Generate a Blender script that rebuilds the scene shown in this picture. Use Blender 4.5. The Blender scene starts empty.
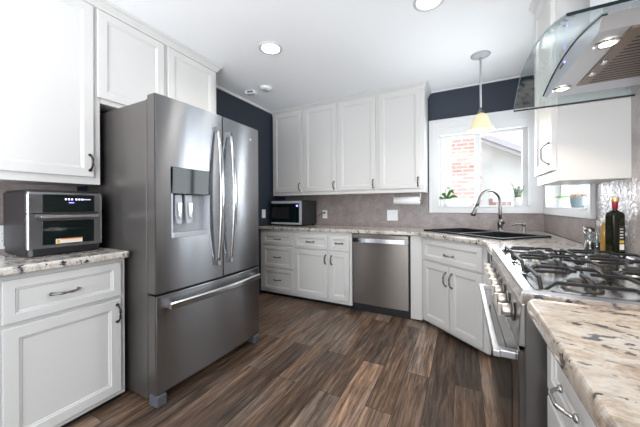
import bpy, bmesh, math, random
from mathutils import Vector, Matrix
from mathutils.geometry import tessellate_polygon
random.seed(7)
PI = math.pi
sc = bpy.context.scene
C = sc.collection

# ------------------------------------------------------------------ camera
cd = bpy.data.cameras.new('camera'); cam = bpy.data.objects.new('camera', cd); C.objects.link(cam)
cd.sensor_width = 36; cd.lens = 274.3 / 640 * 36; cd.shift_y = -7.25 / 640; cd.clip_start = 0.02
cam.rotation_mode = 'XYZ'
cam.matrix_world = Matrix.Translation((0, 0, 1.174)) @ Matrix.Rotation(.479, 4, 'Z') @ Matrix.Rotation(PI / 2, 4, 'X') @ Matrix.Rotation(-.005, 4, 'Z')
sc.camera = cam
# ------------------------------------------------------------------ world, lights, exposure
w = bpy.data.worlds.new('sky'); sc.world = w; w.use_nodes = True
w.node_tree.nodes['Background'].inputs['Color'].default_value = (.86, .93, 1, 1)
w.node_tree.nodes['Background'].inputs['Strength'].default_value = 1.8
sc.view_settings.view_transform = 'Standard'; sc.view_settings.look = 'None'
sc.view_settings.gamma = 1; sc.view_settings.use_curve_mapping = False
sc.view_settings.exposure = 0.42

def area(name, loc, direction, sx, sy, power, col):
    l = bpy.data.lights.new(name, 'AREA'); l.shape = 'RECTANGLE'; l.size = sx; l.size_y = sy; l.energy = power; l.color = col
    o = bpy.data.objects.new(name, l); C.objects.link(o); o.location = loc
    o.rotation_euler = Vector(direction).to_track_quat('-Z', 'Y').to_euler(); return o
area('rear_fill', (-.7, -3.3, 1.3), (0, 1, 0.02), 2.4, 2.0, 34, (.93, .96, 1))  # added fill light behind the camera, standing in for an unseen opening
area('ceiling_fill', (-.55, -1.5, 1.15), (0, .22, 1), 2.0, 1.6, 102, (.95, .97, 1))  # added upward fill that brightens the ceiling; not a real fixture
area('window_daylight', (.18, 4.5, 1.5), (0, -1, .12), 1.6, 1.3, 62, (.9, .95, 1))
area('side_window_daylight', (1.6, 3.1, 1.5), (-1, -.3, .12), 1.5, 1.2, 48, (.88, .94, 1))

area('rear_side_fill', (1.1, -2.1, 1.55), (-1, .8, -.6), 1.1, 1.0, 62, (.86, .93, 1))  # added fill to brighten the left base cabinet; no such window is seen

W, R, D, H, CT = 2.428, .745, 3.525, 2.527, .91

# ------------------------------------------------------------------ materials
def mat(name, col=(.8, .8, .8), rough=.5, metal=0., **k):
    m = bpy.data.materials.new(name); m.use_nodes = True
    b = m.node_tree.nodes['Principled BSDF']
    b.inputs['Base Color'].default_value = (*col, 1); b.inputs['Roughness'].default_value = rough
    b.inputs['Metallic'].default_value = metal
    for a, v in k.items(): b.inputs[a.replace('_', ' ')].default_value = v
    return m
class N:
    def __init__(s, m): s.t = m.node_tree; s.b = s.t.nodes['Principled BSDF']
    def n(s, typ, **k):
        o = s.t.nodes.new(typ)
        for a, v in k.items(): setattr(o, a, v)
        return o
    def l(s, a, b): s.t.links.new(a, b)
    def coord(s, scale=(1, 1, 1), rot=(0, 0, 0), kind='Object'):
        c = s.n('ShaderNodeTexCoord'); mp = s.n('ShaderNodeMapping')
        mp.inputs['Scale'].default_value = scale; mp.inputs['Rotation'].default_value = rot
        s.l(c.outputs[kind], mp.inputs['Vector']); return mp.outputs[0]
    def noise(s, vec, scale, detail=4, rough=.55, dist=0):
        o = s.n('ShaderNodeTexNoise'); o.inputs['Scale'].default_value = scale; o.inputs['Detail'].default_value = detail
        o.inputs['Roughness'].default_value = rough; o.inputs['Distortion'].default_value = dist
        s.l(vec, o.inputs['Vector']); return o.outputs['Fac']
    def ramp(s, fac, stops, interp='LINEAR'):
        r = s.n('ShaderNodeValToRGB'); r.color_ramp.interpolation = interp
        e = r.color_ramp.elements
        while len(e) < len(stops): e.new(.5)
        for q, (p, c) in zip(e, stops): q.position = p; q.color = (*c, 1) if len(c) == 3 else c
        s.l(fac, r.inputs[0]); return r.outputs[0]
    def mix(s, fac, a, b, mode='MIX'):
        o = s.n('ShaderNodeMix', data_type='RGBA', blend_type=mode)
        for i, v in ((0, fac), (6, a), (7, b)):
            if isinstance(v, (int, float)): o.inputs[i].default_value = v
            elif isinstance(v, tuple): o.inputs[i].default_value = (*v, 1)
            else: s.l(v, o.inputs[i])
        return o.outputs[2]
    def bump(s, h, strength, dist=.01):
        o = s.n('ShaderNodeBump'); o.inputs['Strength'].default_value = strength; o.inputs['Distance'].default_value = dist
        s.l(h, o.inputs['Height']); s.l(o.outputs[0], s.b.inputs['Normal'])
g = lambda v: (v, v, v)

M = {}
M['paint'] = mat('cabinet_paint', (.63, .622, .605), .33)
q = N(M['paint']); q.bump(q.noise(q.coord((1, 1, 1)), 60, 2), .03, .002)
M['trimpaint'] = mat('trim_paint', (.66, .66, .665), .4)
M['ceiling'] = mat('ceiling_paint', (.92, .935, .955), .9)
q = N(M['ceiling']); q.bump(q.noise(q.coord(), 90, 3), .05, .003)
M['wall'] = mat('wall_paint', (.74, .74, .73), .8)
M['navy'] = mat('navy_paint', (.018, .026, .042), .6)
q = N(M['navy']); q.bump(q.noise(q.coord(), 120, 2), .08, .002)

# mauve stone backsplash
m = M['splash'] = mat('backsplash_stone', (.3, .25, .24), .38); q = N(m)
v = q.coord(); f1 = q.noise(v, 7, 6, .65, .8); f2 = q.noise(v, 45, 3, .6)
c1 = q.ramp(f1, [(.3, (.19, .155, .147)), (.5, (.26, .215, .205)), (.72, (.35, .30, .29))])
q.l(q.mix(.25, c1, q.ramp(f2, [(.3, (.2, .165, .155)), (.7, (.45, .4, .385))])), q.b.inputs['Base Color'])
q.bump(f2, .2, .004)
# glossy textured backsplash behind the range
m = M['splash_gloss'] = mat('backsplash_pearl', (.45, .42, .42), .22, .35); q = N(m)
v = q.coord(); f1 = q.noise(v, 22, 5, .6, 1.5); f2 = q.noise(v, 6, 3)
q.l(q.ramp(f2, [(.3, (.30, .265, .26)), (.7, (.45, .42, .415))]), q.b.inputs['Base Color'])
q.bump(f1, .65, .012)

# granite
def granite(name, sc_=(1, 1, 1), warm=0., rot=0.):
    m = mat(name, (.6, .55, .5), .16); q = N(m); v = q.coord(sc_, (0, 0, rot))
    big = q.noise(v, 3.2, 5, .62, .9); med = q.noise(v, 14, 5, .7, .6); fine = q.noise(v, 70, 3, .7)
    base = q.ramp(big, [(.30, (.22, .16, .12)), (.42, (.48, .38, .28)), (.53, (.72, .66, .57)), (.70, (.55, .54, .53))]) if warm else q.ramp(big, [(.30, (.26, .22, .19)), (.42, (.48, .42, .36)), (.53, (.68, .64, .58)), (.70, (.52, .51, .50))])
    base2 = q.ramp(med, [(.34, (.10, .07, .055)), (.43, (.50, .34, .20) if warm else (.34, .28, .23)), (.50, (.74, .68, .60)), (.8, (.84, .82, .79))])
    c = q.mix(.58, base, base2)
    c = q.mix(.22, c, q.ramp(fine, [(.35, (.12, .09, .08)), (.55, (.85, .8, .74))]))
    vo = q.n('ShaderNodeTexVoronoi'); vo.inputs['Scale'].default_value = 17; vo.inputs['Randomness'].default_value = 1
    q.l(v, vo.inputs['Vector'])
    gate = q.noise(v, 6, 3, .6, .4)
    blot = q.ramp(q.noise(v, 34 if warm else 26, 3, .6, .3), [(.56, (0, 0, 0)), (.60, (1, 1, 1))])
    msk = q.mix(1., blot, q.ramp(gate, [(.44, (0, 0, 0)), (.52, (1, 1, 1))]), 'MULTIPLY')
    c = q.mix(msk, c, (.035, .04, .06))
    c = q.mix(1., c, (.74, .71, .68) if warm else (.86, .86, .86), 'MULTIPLY')
    q.l(c, q.b.inputs['Base Color']); q.b.inputs['Coat Weight'].default_value = .4; q.b.inputs['Coat Roughness'].default_value = .06
    return m
M['granite'] = granite('granite_speckled', (1.25, 1.25, 1.25))
M['granite_near'] = granite('granite_streaked', (.7, 1.35, 1.), 1., rot=.35)

# wood plank floor, boards run along y
m = M['floor'] = mat('plank_floor', (.2, .12, .08), .36, 0, Specular_IOR_Level=.35); q = N(m)
tc = q.n('ShaderNodeTexCoord'); mp = q.n('ShaderNodeMapping'); mp.inputs['Rotation'].default_value = (0, 0, PI / 2); mp.inputs['Location'].default_value = (.33, .05, 0)
q.l(tc.outputs['Object'], mp.inputs['Vector'])
br = q.n('ShaderNodeTexBrick'); br.offset = .37; br.offset_frequency = 2
br.inputs['Color1'].default_value = (0, 0, 0, 1); br.inputs['Color2'].default_value = (1, 1, 1, 1); br.inputs['Mortar'].default_value = (.5, .5, .5, 1)
br.inputs['Scale'].default_value = 1; br.inputs['Mortar Size'].default_value = .0016; br.inputs['Mortar Smooth'].default_value = .1
br.inputs['Brick Width'].default_value = 1.22; br.inputs['Row Height'].default_value = .155
q.l(mp.outputs[0], br.inputs['Vector'])
sep = q.n('ShaderNodeSeparateXYZ'); q.l(tc.outputs['Object'], sep.inputs[0])
off = q.n('ShaderNodeMath', operation='MULTIPLY'); off.inputs[1].default_value = 13.7; q.l(br.outputs['Color'], off.inputs[0])
def mul(a, b):
    o = q.n('ShaderNodeMath', operation='MULTIPLY'); q.l(a, o.inputs[0]); o.inputs[1].default_value = b; return o.outputs[0]
cmb = q.n('ShaderNodeCombineXYZ'); q.l(mul(sep.outputs[0], 14), cmb.inputs[0]); q.l(mul(sep.outputs[1], 1.1), cmb.inputs[1]); q.l(off.outputs[0], cmb.inputs[2])
grain = q.noise(cmb.outputs[0], 2.2, 7, .66, .6)
cmb2 = q.n('ShaderNodeCombineXYZ'); q.l(mul(sep.outputs[0], 60), cmb2.inputs[0]); q.l(mul(sep.outputs[1], 2.2), cmb2.inputs[1]); q.l(off.outputs[0], cmb2.inputs[2])
fine = q.noise(cmb2.outputs[0], 2, 4, .7, .4)
cmb3 = q.n('ShaderNodeCombineXYZ'); q.l(mul(sep.outputs[0], 2.2), cmb3.inputs[0]); q.l(mul(sep.outputs[1], .6), cmb3.inputs[1]); q.l(off.outputs[0], cmb3.inputs[2])
tint = q.noise(cmb3.outputs[0], 2, 2, .5)
cb = q.ramp(grain, [(.33, (.018, .009, .005)), (.45, (.085, .042, .022)), (.56, (.20, .11, .062)), (.68, (.42, .27, .17))])
cg = q.ramp(grain, [(.33, (.026, .018, .014)), (.45, (.10, .07, .052)), (.56, (.22, .16, .125)), (.70, (.42, .34, .28))])
cc = q.mix(q.ramp(tint, [(.42, g(0)), (.58, g(1))]), cb, cg)
cc = q.mix(.36, cc, q.ramp(fine, [(.35, (.03, .018, .013)), (.7, (.42, .32, .25))]))
dk = q.ramp(br.outputs['Color'], [(0, g(.36)), (.35, g(.60)), (.7, g(.82)), (1, g(1.5))])
cc = q.mix(1., cc, dk, 'MULTIPLY')
cc = q.mix(br.outputs['Fac'], cc, (.02, .012, .008))
q.l(cc, q.b.inputs['Base Color'])
q.l(q.ramp(fine, [(.3, g(.42)), (.7, g(.28))]), q.b.inputs['Roughness']); q.bump(fine, .15, .003)

def steel(name, col, rough, aniso=.97, rot=.25, streak=(1.2, 1.2, 140)):
    m = mat(name, col, rough, 1.); q = N(m)
    q.b.inputs['Anisotropic'].default_value = aniso; q.b.inputs['Anisotropic Rotation'].default_value = rot
    t = q.n('ShaderNodeTangent', direction_type='RADIAL', axis='Z'); q.l(t.outputs[0], q.b.inputs['Tangent'])
    f = q.noise(q.coord(streak), 3, 3, .6)
    q.l(q.ramp(f, [(.3, g(rough * .992)), (.7, g(rough * 1.008))]), q.b.inputs['Roughness'])
    return m
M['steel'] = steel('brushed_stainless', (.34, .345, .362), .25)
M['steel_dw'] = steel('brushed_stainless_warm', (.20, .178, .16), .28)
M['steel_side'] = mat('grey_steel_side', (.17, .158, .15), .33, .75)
M['steel_hood'] = mat('satin_steel', (.62, .64, .68), .42, .8)
M['steel_top'] = mat('polished_steel', (.60, .60, .61), .2, 1.)
M['steel_front'] = mat('range_front_steel', (.20, .19, .185), .14, 1.)
M['knob'] = mat('knob_metal', (.50, .45, .40), .33, .9)
M['steel_panel'] = mat('panel_steel', (.40, .39, .385), .3, 1.)
M['steel_range'] = mat('range_side_steel', (.17, .16, .155), .3, .9)
M['handlebar'] = mat('handle_bar_steel', (.62, .62, .64), .3, 1.)
M['nickel_bright'] = mat('bright_nickel', (.50, .48, .46), .25, 1.)
M['filtermetal'] = mat('filter_metal', (.26, .205, .17), .4, .85)
M['chrome'] = mat('bright_metal', (.72, .73, .75), .16, 1.)
M['nickel'] = mat('brushed_nickel', (.22, .21, .20), .28, 1.)
M['pewter'] = mat('dark_pewter', (.07, .06, .055), .3, 1.)
M['black'] = mat('black_plastic', (.012, .012, .014), .35)
M['blackgloss'] = mat('black_glass', (.005, .009, .009), .06, 0, Specular_IOR_Level=.25)
M['iron'] = mat('cast_iron', (.010, .0105, .012), .5, 0, Specular_IOR_Level=.3)
q = N(M['iron']); q.bump(q.noise(q.coord(), 300, 2), .25, .002)
M['composite'] = mat('black_composite', (.006, .006, .008), .55, 0, Specular_IOR_Level=.2)
M['grey'] = mat('grey_plastic', (.09, .095, .11), .4)
M['lgrey'] = mat('light_grey_plastic', (.42, .44, .47), .35)
M['white'] = mat('white_plastic', (.82, .82, .82), .35)
M['paper'] = mat('paper_towel', (.88, .88, .87), .95)
M['ceramic'] = mat('white_ceramic', (.84, .84, .84), .3)
M['teal'] = mat('blue_grey_ceramic', (.24, .31, .33), .4)
M['leaf'] = mat('leaf_green', (.05, .15, .02), .4)
M['leaf2'] = mat('snake_leaf', (.16, .22, .15), .45)
q = N(M['leaf2']); q.l(q.ramp(q.noise(q.coord((4, 4, 40)), 2, 2), [(.4, (.10, .17, .10)), (.6, (.33, .38, .28))]), q.b.inputs['Base Color'])
M['succ'] = mat('succulent_tan', (.50, .34, .24), .5)
M['succ2'] = mat('succulent_green', (.28, .46, .16), .5)
M['soil'] = mat('potting_soil', (.04, .028, .02), .95)
M['petal'] = mat('orchid_bud', (.42, .36, .38), .5)
M['amber'] = mat('amber_oil', (.33, .20, .045), .12)
M['oilglass'] = mat('dark_green_glass', (.006, .008, .002), .12, 0, Specular_IOR_Level=.35)
M['gold'] = mat('gold_cap', (.72, .52, .22), .3, .6)
M['redcap'] = mat('red_seal', (.30, .01, .03), .35)
M['label'] = mat('cream_label', (.78, .74, .66), .6)
M['labeldark'] = mat('black_label', (.02, .02, .02), .6)
M['labelgold'] = mat('ochre_label', (.6, .38, .06), .6)
M['salt'] = mat('pink_salt', (.78, .62, .56), .8)
M['pepper'] = mat('pepper', (.02, .018, .016), .7)
M['caution'] = mat('caution_sticker', (.75, .68, .6), .5)
M['orange'] = mat('orange_ink', (.8, .25, .05), .5)

def clearglass(name, tint, rough=.0, ior=1.5, base=0.):
    m = bpy.data.materials.new(name); m.use_nodes = True; t = m.node_tree; t.nodes.clear()
    o = t.nodes.new('ShaderNodeOutputMaterial'); tr = t.nodes.new('ShaderNodeBsdfTransparent'); tr.inputs[0].default_value = (*tint, 1)
    gl = t.nodes.new('ShaderNodeBsdfGlossy'); gl.inputs['Roughness'].default_value = rough; fr = t.nodes.new('ShaderNodeLayerWeight')
    ad = t.nodes.new('ShaderNodeMath'); ad.operation = 'ADD'; ad.inputs[1].default_value = base + .04; ad.use_clamp = True
    mx = t.nodes.new('ShaderNodeMixShader')
    pw = t.nodes.new('ShaderNodeMath'); pw.operation = 'POWER'; pw.inputs[1].default_value = 4
    fr.inputs[0].default_value = .5; t.links.new(fr.outputs['Facing'], pw.inputs[0]); mu = t.nodes.new('ShaderNodeMath'); mu.operation = 'MULTIPLY'; mu.inputs[1].default_value = .8
    t.links.new(pw.outputs[0], mu.inputs[0]); t.links.new(mu.outputs[0], ad.inputs[0]); t.links.new(ad.outputs[0], mx.inputs[0]); t.links.new(tr.outputs[0], mx.inputs[1]); t.links.new(gl.outputs[0], mx.inputs[2]); t.links.new(mx.outputs[0], o.inputs[0])
    return m
M['pane'] = clearglass('window_glass', (.97, .98, .98))
M['hoodglass'] = clearglass('hood_glass', (.90, .95, .96), .03, 1.5, .05)
M['jar'] = clearglass('jar_glass', (.86, .9, .9), .02, 1.5, .05)
M['tealedge'] = mat('teal_glass_edge', (.16, .26, .29), .25)
M['edgeglass'] = mat('glass_edge', (.004, .012, .014), .4, 0, Specular_IOR_Level=.2)
def emis(name, col, s):
    m = mat(name, col, .4); b = m.node_tree.nodes['Principled BSDF']
    b.inputs['Emission Color'].default_value = (*col, 1); b.inputs['Emission Strength'].default_value = s; return m
M['can'] = emis('lamp_lens', (1, .96, .9), 9)
M['bulb'] = emis('halogen', (1, .86, .66), 9)
M['softbulb'] = emis('frosted_bulb', (1, .86, .66), 2.5)
M['shade'] = emis('alabaster_shade', (1, .72, .42), .30)
N(M['shade']).b.inputs['Base Color'].default_value = (.62, .50, .34, 1)
M['led'] = emis('blue_led', (.25, .2, 1.), 3)
M['ledwhite'] = emis('white_led', (.7, .7, 1.), 2)
# outdoors
m = M['brick'] = mat('chimney_brick', (.6, .3, .25), .9); q = N(m)
tc = q.n('ShaderNodeTexCoord'); mp = q.n('ShaderNodeMapping'); mp.inputs['Rotation'].default_value = (PI / 2, 0, 0)
q.l(tc.outputs['Object'], mp.inputs[0]); br = q.n('ShaderNodeTexBrick'); q.l(mp.outputs[0], br.inputs['Vector'])
br.inputs['Color1'].default_value = (.62, .30, .24, 1); br.inputs['Color2'].default_value = (.80, .52, .45, 1); br.inputs['Mortar'].default_value = (.8, .76, .72, 1)
br.inputs['Scale'].default_value = 1; br.inputs['Brick Width'].default_value = .2; br.inputs['Row Height'].default_value = .068; br.inputs['Mortar Size'].default_value = .009
q.l(br.outputs[0], q.b.inputs['Base Color'])
M['stucco'] = mat('white_stucco', (.85, .85, .84), .9)
q = N(M['stucco']); q.bump(q.noise(q.coord(), 40, 3), .3, .01)
M['rooftile'] = mat('red_roof', (.42, .24, .22), .8)
M['eave'] = mat('eave_paint', (.55, .53, .56), .6)
M['grass'] = mat('yard_ground', (.3, .32, .22), .9)

# ------------------------------------------------------------------ mesh helpers
class MB:
    def __init__(s): s.v = []; s.f = []; s.sm = []
    def add(s, vs, fs, sm=False):
        k = len(s.v); s.v += [tuple(a) for a in vs]; s.f += [tuple(i + k for i in f) for f in fs]; s.sm += [sm] * len(fs); return s
    def box(s, x0, x1, y0, y1, z0, z1):
        return s.add([(x0, y0, z0), (x1, y0, z0), (x1, y1, z0), (x0, y1, z0), (x0, y0, z1), (x1, y0, z1), (x1, y1, z1), (x0, y1, z1)],
                     [(0, 3, 2, 1), (4, 5, 6, 7), (0, 1, 5, 4), (1, 2, 6, 5), (2, 3, 7, 6), (3, 0, 4, 7)])
    def loft(s, rings, cap0=True, cap1=True, closed=True, sm=False):
        n = len(rings[0]); vs = [p for r in rings for p in r]; fs = []
        for i in range(len(rings) - 1):
            for j in range(n if closed else n - 1):
                a = i * n + j; b = i * n + (j + 1) % n; fs.append((a, b, b + n, a + n))
        if cap0: fs.append(tuple(reversed(range(n))))
        if cap1: fs.append(tuple((len(rings) - 1) * n + j for j in range(n)))
        return s.add(vs, fs, sm)
    def tube(s, path, r, n=10, sm=True, sx=1., sy=1.):
        P = [Vector(p) for p in path]; rr = r if isinstance(r, (list, tuple)) else [r] * len(P); rings = []
        u = None
        for i, p in enumerate(P):
            t = (P[min(i + 1, len(P) - 1)] - P[max(i - 1, 0)]).normalized()
            if u is None:
                u = t.orthogonal().normalized() if abs(t.z) < .9 else Vector((1, 0, 0))
            u = (u - t * u.dot(t)).normalized(); w_ = t.cross(u)
            rings.append([tuple(p + (u * math.cos(a) * sx + w_ * math.sin(a) * sy) * rr[i]) for a in [2 * PI * k / n for k in range(n)]])
        return s.loft(rings, sm=sm)
    def lathe(s, prof, n=24, c=(0, 0, 0), sm=True, cap=True, axis='z'):
        rings = []
        for r, h in prof:
            ring = []
            for k in range(n):
                a = 2 * PI * k / n; x, y = r * math.cos(a), r * math.sin(a)
                p = (x, y, h) if axis == 'z' else ((h, x, y) if axis == 'x' else (x, -h, y))
                ring.append((c[0] + p[0], c[1] + p[1], c[2] + p[2]))
            rings.append(ring)
        return s.loft(rings, cap, cap, sm=sm)
    def prism(s, poly, z0, z1, holes=()):
        loops = [list(poly)] + [list(h) for h in holes]
        flat = [p for lp in loops for p in lp]; n = len(flat)
        tris = tessellate_polygon([[Vector((p[0], p[1], 0)) for p in lp] for lp in loops])
        def up(t):
            a, b, c_ = [flat[i] for i in t]
            return ((b[0] - a[0]) * (c_[1] - a[1]) - (b[1] - a[1]) * (c_[0] - a[0])) > 0
        fs = []
        for t in tris:
            t = tuple(t) if up(t) else tuple(reversed(t))
            fs.append(tuple(i + n for i in t)); fs.append(tuple(reversed(t)))
        k = 0
        for li, lp in enumerate(loops):
            A = sum(lp[i][0] * lp[(i + 1) % len(lp)][1] - lp[(i + 1) % len(lp)][0] * lp[i][1] for i in range(len(lp)))
            fwd = (A > 0) == (li == 0)
            for i in range(len(lp)):
                a, b = k + i, k + (i + 1) % len(lp)
                fs.append((a, b, b + n, a + n) if fwd else (b, a, a + n, b + n))
            k += len(lp)
        return s.add([(p[0], p[1], z0) for p in flat] + [(p[0], p[1], z1) for p in flat], fs)
    def xf(s, mtx):
        s.v = [tuple(mtx @ Vector(p)) for p in s.v]; return s
    def build(s, name, m, parent=None, bevel=0., seg=2, loc=None, fix=False):
        me = bpy.data.meshes.new(name); me.from_pydata(s.v, [], s.f)
        if fix or True:
            bm = bmesh.new(); bm.from_mesh(me); bmesh.ops.recalc_face_normals(bm, faces=bm.faces); bm.to_mesh(me); bm.free()
        me.polygons.foreach_set('use_smooth', s.sm); me.materials.append(M[m] if isinstance(m, str) else m); me.update()
        o = bpy.data.objects.new(name, me); C.objects.link(o)
        if parent: o.parent = parent
        if loc: o.location = loc
        if bevel:
            b = o.modifiers.new('soft', 'BEVEL'); b.width = bevel; b.segments = seg; b.limit_method = 'ANGLE'; b.angle_limit = .6
        return o
def box(*a): return MB().box(*a)
def thing(name, label, cat, loc=(0, 0, 0), rot=0., group=None):
    o = bpy.data.objects.new(name, None); C.objects.link(o); o.location = loc; o.rotation_euler = (0, 0, rot); o.empty_display_size = .05
    o['label'] = label; o['category'] = cat
    if group: o['group'] = group
    return o
def tag(o, label, cat, group=None):
    o['label'] = label; o['category'] = cat
    if group: o['group'] = group
    return o
def struct(name, mb, m, bevel=0., parent=None):
    o = mb.build(name, m, parent, bevel)
    if not parent: o['kind'] = 'structure'
    return o

# ------------------------------------------------------------------ room shell
T = .16
YB = -3.0
XL = -W
struct('floor', box(XL - T, R + T, YB - T, D + T, -.1, 0), 'floor')
struct('ceiling', box(XL - T, R + T, YB - T, D + T, H, H + .1), 'ceiling')
struct('wall_left', box(XL - T, XL, YB, D + T, 0, H), 'navy')
# back wall with window opening
wx0, wx1, wz0, wz1 = -.245, .615, 1.155, 2.0
mb = box(XL, wx0, D, D + T, 0, H); mb.box(wx1, R + T, D, D + T, 0, H); mb.box(wx0, wx1, D, D + T, 0, wz0); mb.box(wx0, wx1, D, D + T, wz1, H)
struct('wall_back', mb, 'navy')
ry0, ry1 = 2.40, 3.42
mb = box(R, R + T, YB, -2.7, 0, H); mb.box(R, R + T, -1.5, ry0, 0, H); mb.box(R, R + T, -2.7, -1.5, 0, 1.0); mb.box(R, R + T, -2.7, -1.5, 2.1, H); mb.box(R, R + T, ry1, D, 0, H); mb.box(R, R + T, ry0, ry1, 0, wz0 - .01); mb.box(R, R + T, ry0, ry1, wz1, H)  # the unseen opening behind the camera is added to let side fill in
struct('wall_right', mb, 'navy')
mb = box(XL - T, -2.1, YB - T, YB, 0, H); mb.box(.5, R + T, YB - T, YB, 0, H); mb.box(-2.1, .5, YB - T, YB, 2.4, H)
struct('wall_front', mb, 'navy')
# backsplash surfaces
struct('trim_1', box(XL, -.36, D - .008, D, CT, 1.34).box(-.36, R, D - .008, D, CT, 1.095), 'splash')
struct('trim_2', box(R - .008, R, 2.32, D - .008, CT, 1.085), 'splash')
struct('trim_3', box(R - .008, R, -1.2, 2.31, CT, 1.90), 'splash_gloss')
struct('trim_4', box(XL, XL + .008, -1.2, .93, CT, 1.33), 'splash')
# white strip at ceiling
struct('trim_5', box(XL, XL + .015, 1.90, D, H - .028, H).box(-.33, R, D - .012, D, H - .012, H), 'trimpaint')

# windows: casing, sash, mullion, glass, sill
def casing(rect, wd, a):   # list of boxes in (u,z) -> via function a(u0,u1,d0,d1,z0,z1)
    pass
w1 = bpy.data.objects.new('window_1', None); C.objects.link(w1); w1.location = (.18, D, wz0); w1['kind'] = 'structure'
def wl(mb): return mb.xf(Matrix.Translation((-.18, -D, -wz0)))
mb = box(-.352, wx0, D - .022, D, 1.09, 2.18); mb.box(wx1, R - .001, D - .022, D, 1.09, 2.18); mb.box(wx0, wx1, D - .022, D, wz1 + .075, 2.18); mb.box(wx0, wx1, D - .022, D, 1.09, wz0)
mb.box(-.352, -.33, D - .032, D - .022, 1.09, 2.18); mb.box(-.33, R - .001, D - .032, D - .022, 2.155, 2.18)
mb.box(wx0, wx1, D - .016, D, wz1, wz1 + .075)
wl(mb).build('casing', 'trimpaint', w1, .002)
mb = box(wx0, wx0 + .03, D + .06, D + .11, wz0, wz1); mb.box(wx1 - .045, wx1, D + .06, D + .11, wz0, wz1); mb.box(wx0 + .03, wx1 - .045, D + .06, D + .11, wz0, wz0 + .02); mb.box(wx0 + .03, wx1 - .045, D + .06, D + .11, wz1 - .03, wz1)
mb.box(.125, .18, D + .055, D + .105, wz0 + .02, wz1 - .03)
wl(MB().box(wx0 - .001, wx0 + .004, D - .02, D + T, wz0, wz1).box(wx1 - .004, wx1 + .001, D - .02, D + T, wz0, wz1).box(wx0, wx1, D - .015, D + T, wz1 - .004, wz1 + .001).box(wx0, wx1, D + .06, D + T + .03, wz0 - .001, wz0 + .004)).build('jamb', 'trimpaint', w1)
wl(mb).build('window_frame', 'trimpaint', w1, .002)
wl(box(wx0 + .03, .125, D + .085, D + .089, wz0 + .02, wz1 - .03)).build('window_pane', 'pane', w1)
wl(box(.18, wx1 - .045, D + .075, D + .079, wz0 + .02, wz1 - .03)).build('window_pane', 'pane', w1)
wl(box(wx0, wx1, D - .028, D + .06, wz0, wz0 + .008)).build('window_sill', 'trimpaint', w1, .002)
w2 = bpy.data.objects.new('window_2', None); C.objects.link(w2); w2.location = (R, 2.9, wz0); w2['kind'] = 'structure'
def wr(mb): return mb.xf(Matrix.Translation((-R, -2.9, -wz0)))
mb = box(R - .022, R, 2.32, ry0, 1.085, 2.1); mb.box(R - .022, R, ry1, D - .033, 1.085, 2.1); mb.box(R - .022, R, ry0, ry1, 1.085, wz0 - .01); mb.box(R - .022, R, ry0, ry1, wz1, 2.1)
mb.box(R - .03, R - .022, 2.32, 2.335, 1.085, 2.1)
wr(mb).build('casing', 'trimpaint', w2, .002)
mb = box(R + .09, R + .13, ry0, ry0 + .04, wz0 - .01, wz1); mb.box(R + .09, R + .13, ry1 - .04, ry1, wz0 - .01, wz1); mb.box(R + .09, R + .13, ry0 + .04, ry1 - .04, wz0 - .01, wz0 + .01); mb.box(R + .09, R + .13, ry0 + .04, ry1 - .04, wz1 - .04, wz1)
mb.box(R + .09, R + .13, 2.93, 2.97, wz0 + .01, wz1 - .04)
wr(MB().box(R - .02, R + T, ry0 - .001, ry0 + .004, wz0 - .01, wz1).box(R - .02, R + T, ry1 - .004, ry1 + .001, wz0 - .01, wz1).box(R - .015, R + T, ry0, ry1, wz1 - .004, wz1 + .001).box(R + .09, R + T + .03, ry0, ry1, wz0 - .011, wz0 - .006)).build('jamb', 'trimpaint', w2)
wr(mb).build('window_frame', 'trimpaint', w2, .002)
wr(box(R + .108, R + .112, ry0 + .04, 2.93, wz0 + .01, wz1 - .04)).build('window_pane', 'pane', w2)
wr(box(R + .108, R + .112, 2.97, ry1 - .04, wz0 + .01, wz1 - .04)).build('window_pane', 'pane', w2)
wr(box(R - .026, R + .09, ry0, ry1, wz0 - .01, wz0 - .002)).build('window_sill', 'trimpaint', w2, .002)

# ------------------------------------------------------------------ outdoors
tag(box(-6, 8, D + T + .05, 12, -.3, -.02).build('yard', 'grass'), 'plain ground of the yard outside the windows', 'ground')['kind'] = 'structure'
hs = thing('neighbor_house', 'white stucco house with a red roof seen through the window panes', 'house', (1.9, 7.4, 0))
box(-3.2, 2.6, 0, .3, -.02, 2.75).build('wall', 'stucco', hs)
def rake(y0, y1, dz0, dz1): return MB().loft([[(x, y0, z + dz0), (x, y1, z + dz0), (x, y1, z + dz1), (x, y0, z + dz1)] for x, z in ((-1.78, 2.80), (-.4, 2.07))])
rake(-.6, .0, .0, .05).build('roof', 'rooftile', hs)
rake(-.66, -.6, -.06, .055).build('fascia', 'eave', hs)
rake(-.6, -.56, -.14, -.07).build('soffit_beam', 'eave', hs)
MB().lathe([(.05, 0), (.09, .05), (.09, .14), (.05, .16)], 12, (.0, -.12, 1.98)).build('wall_lamp', 'eave', hs)
tag(MB().prism([(-.166, 5.6), (.30, 5.6), (.30, 6.1), (-.166, 6.1)], -.02, 4.2).build('brick_chimney', 'brick'), 'red brick chimney standing outside the kitchen window', 'chimney')
mb = MB()
for k in range(9): mb.box(.5 + k * .075, .56 + k * .075, 6.0, 6.04, .6, 1.24)
mb.box(.46, 1.2, 6.04, 6.07, 1.0, 1.08); mb.box(.46, 1.2, 6.04, 6.07, .7, .78); mb.box(.44, .5, 5.98, 6.08, -.02, 1.3); mb.box(1.17, 1.23, 5.98, 6.08, -.02, 1.3)
tag(mb.build('picket_fence', 'rooftile', bevel=.004), 'low reddish picket fence outside between chimney and white house', 'fence')

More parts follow.
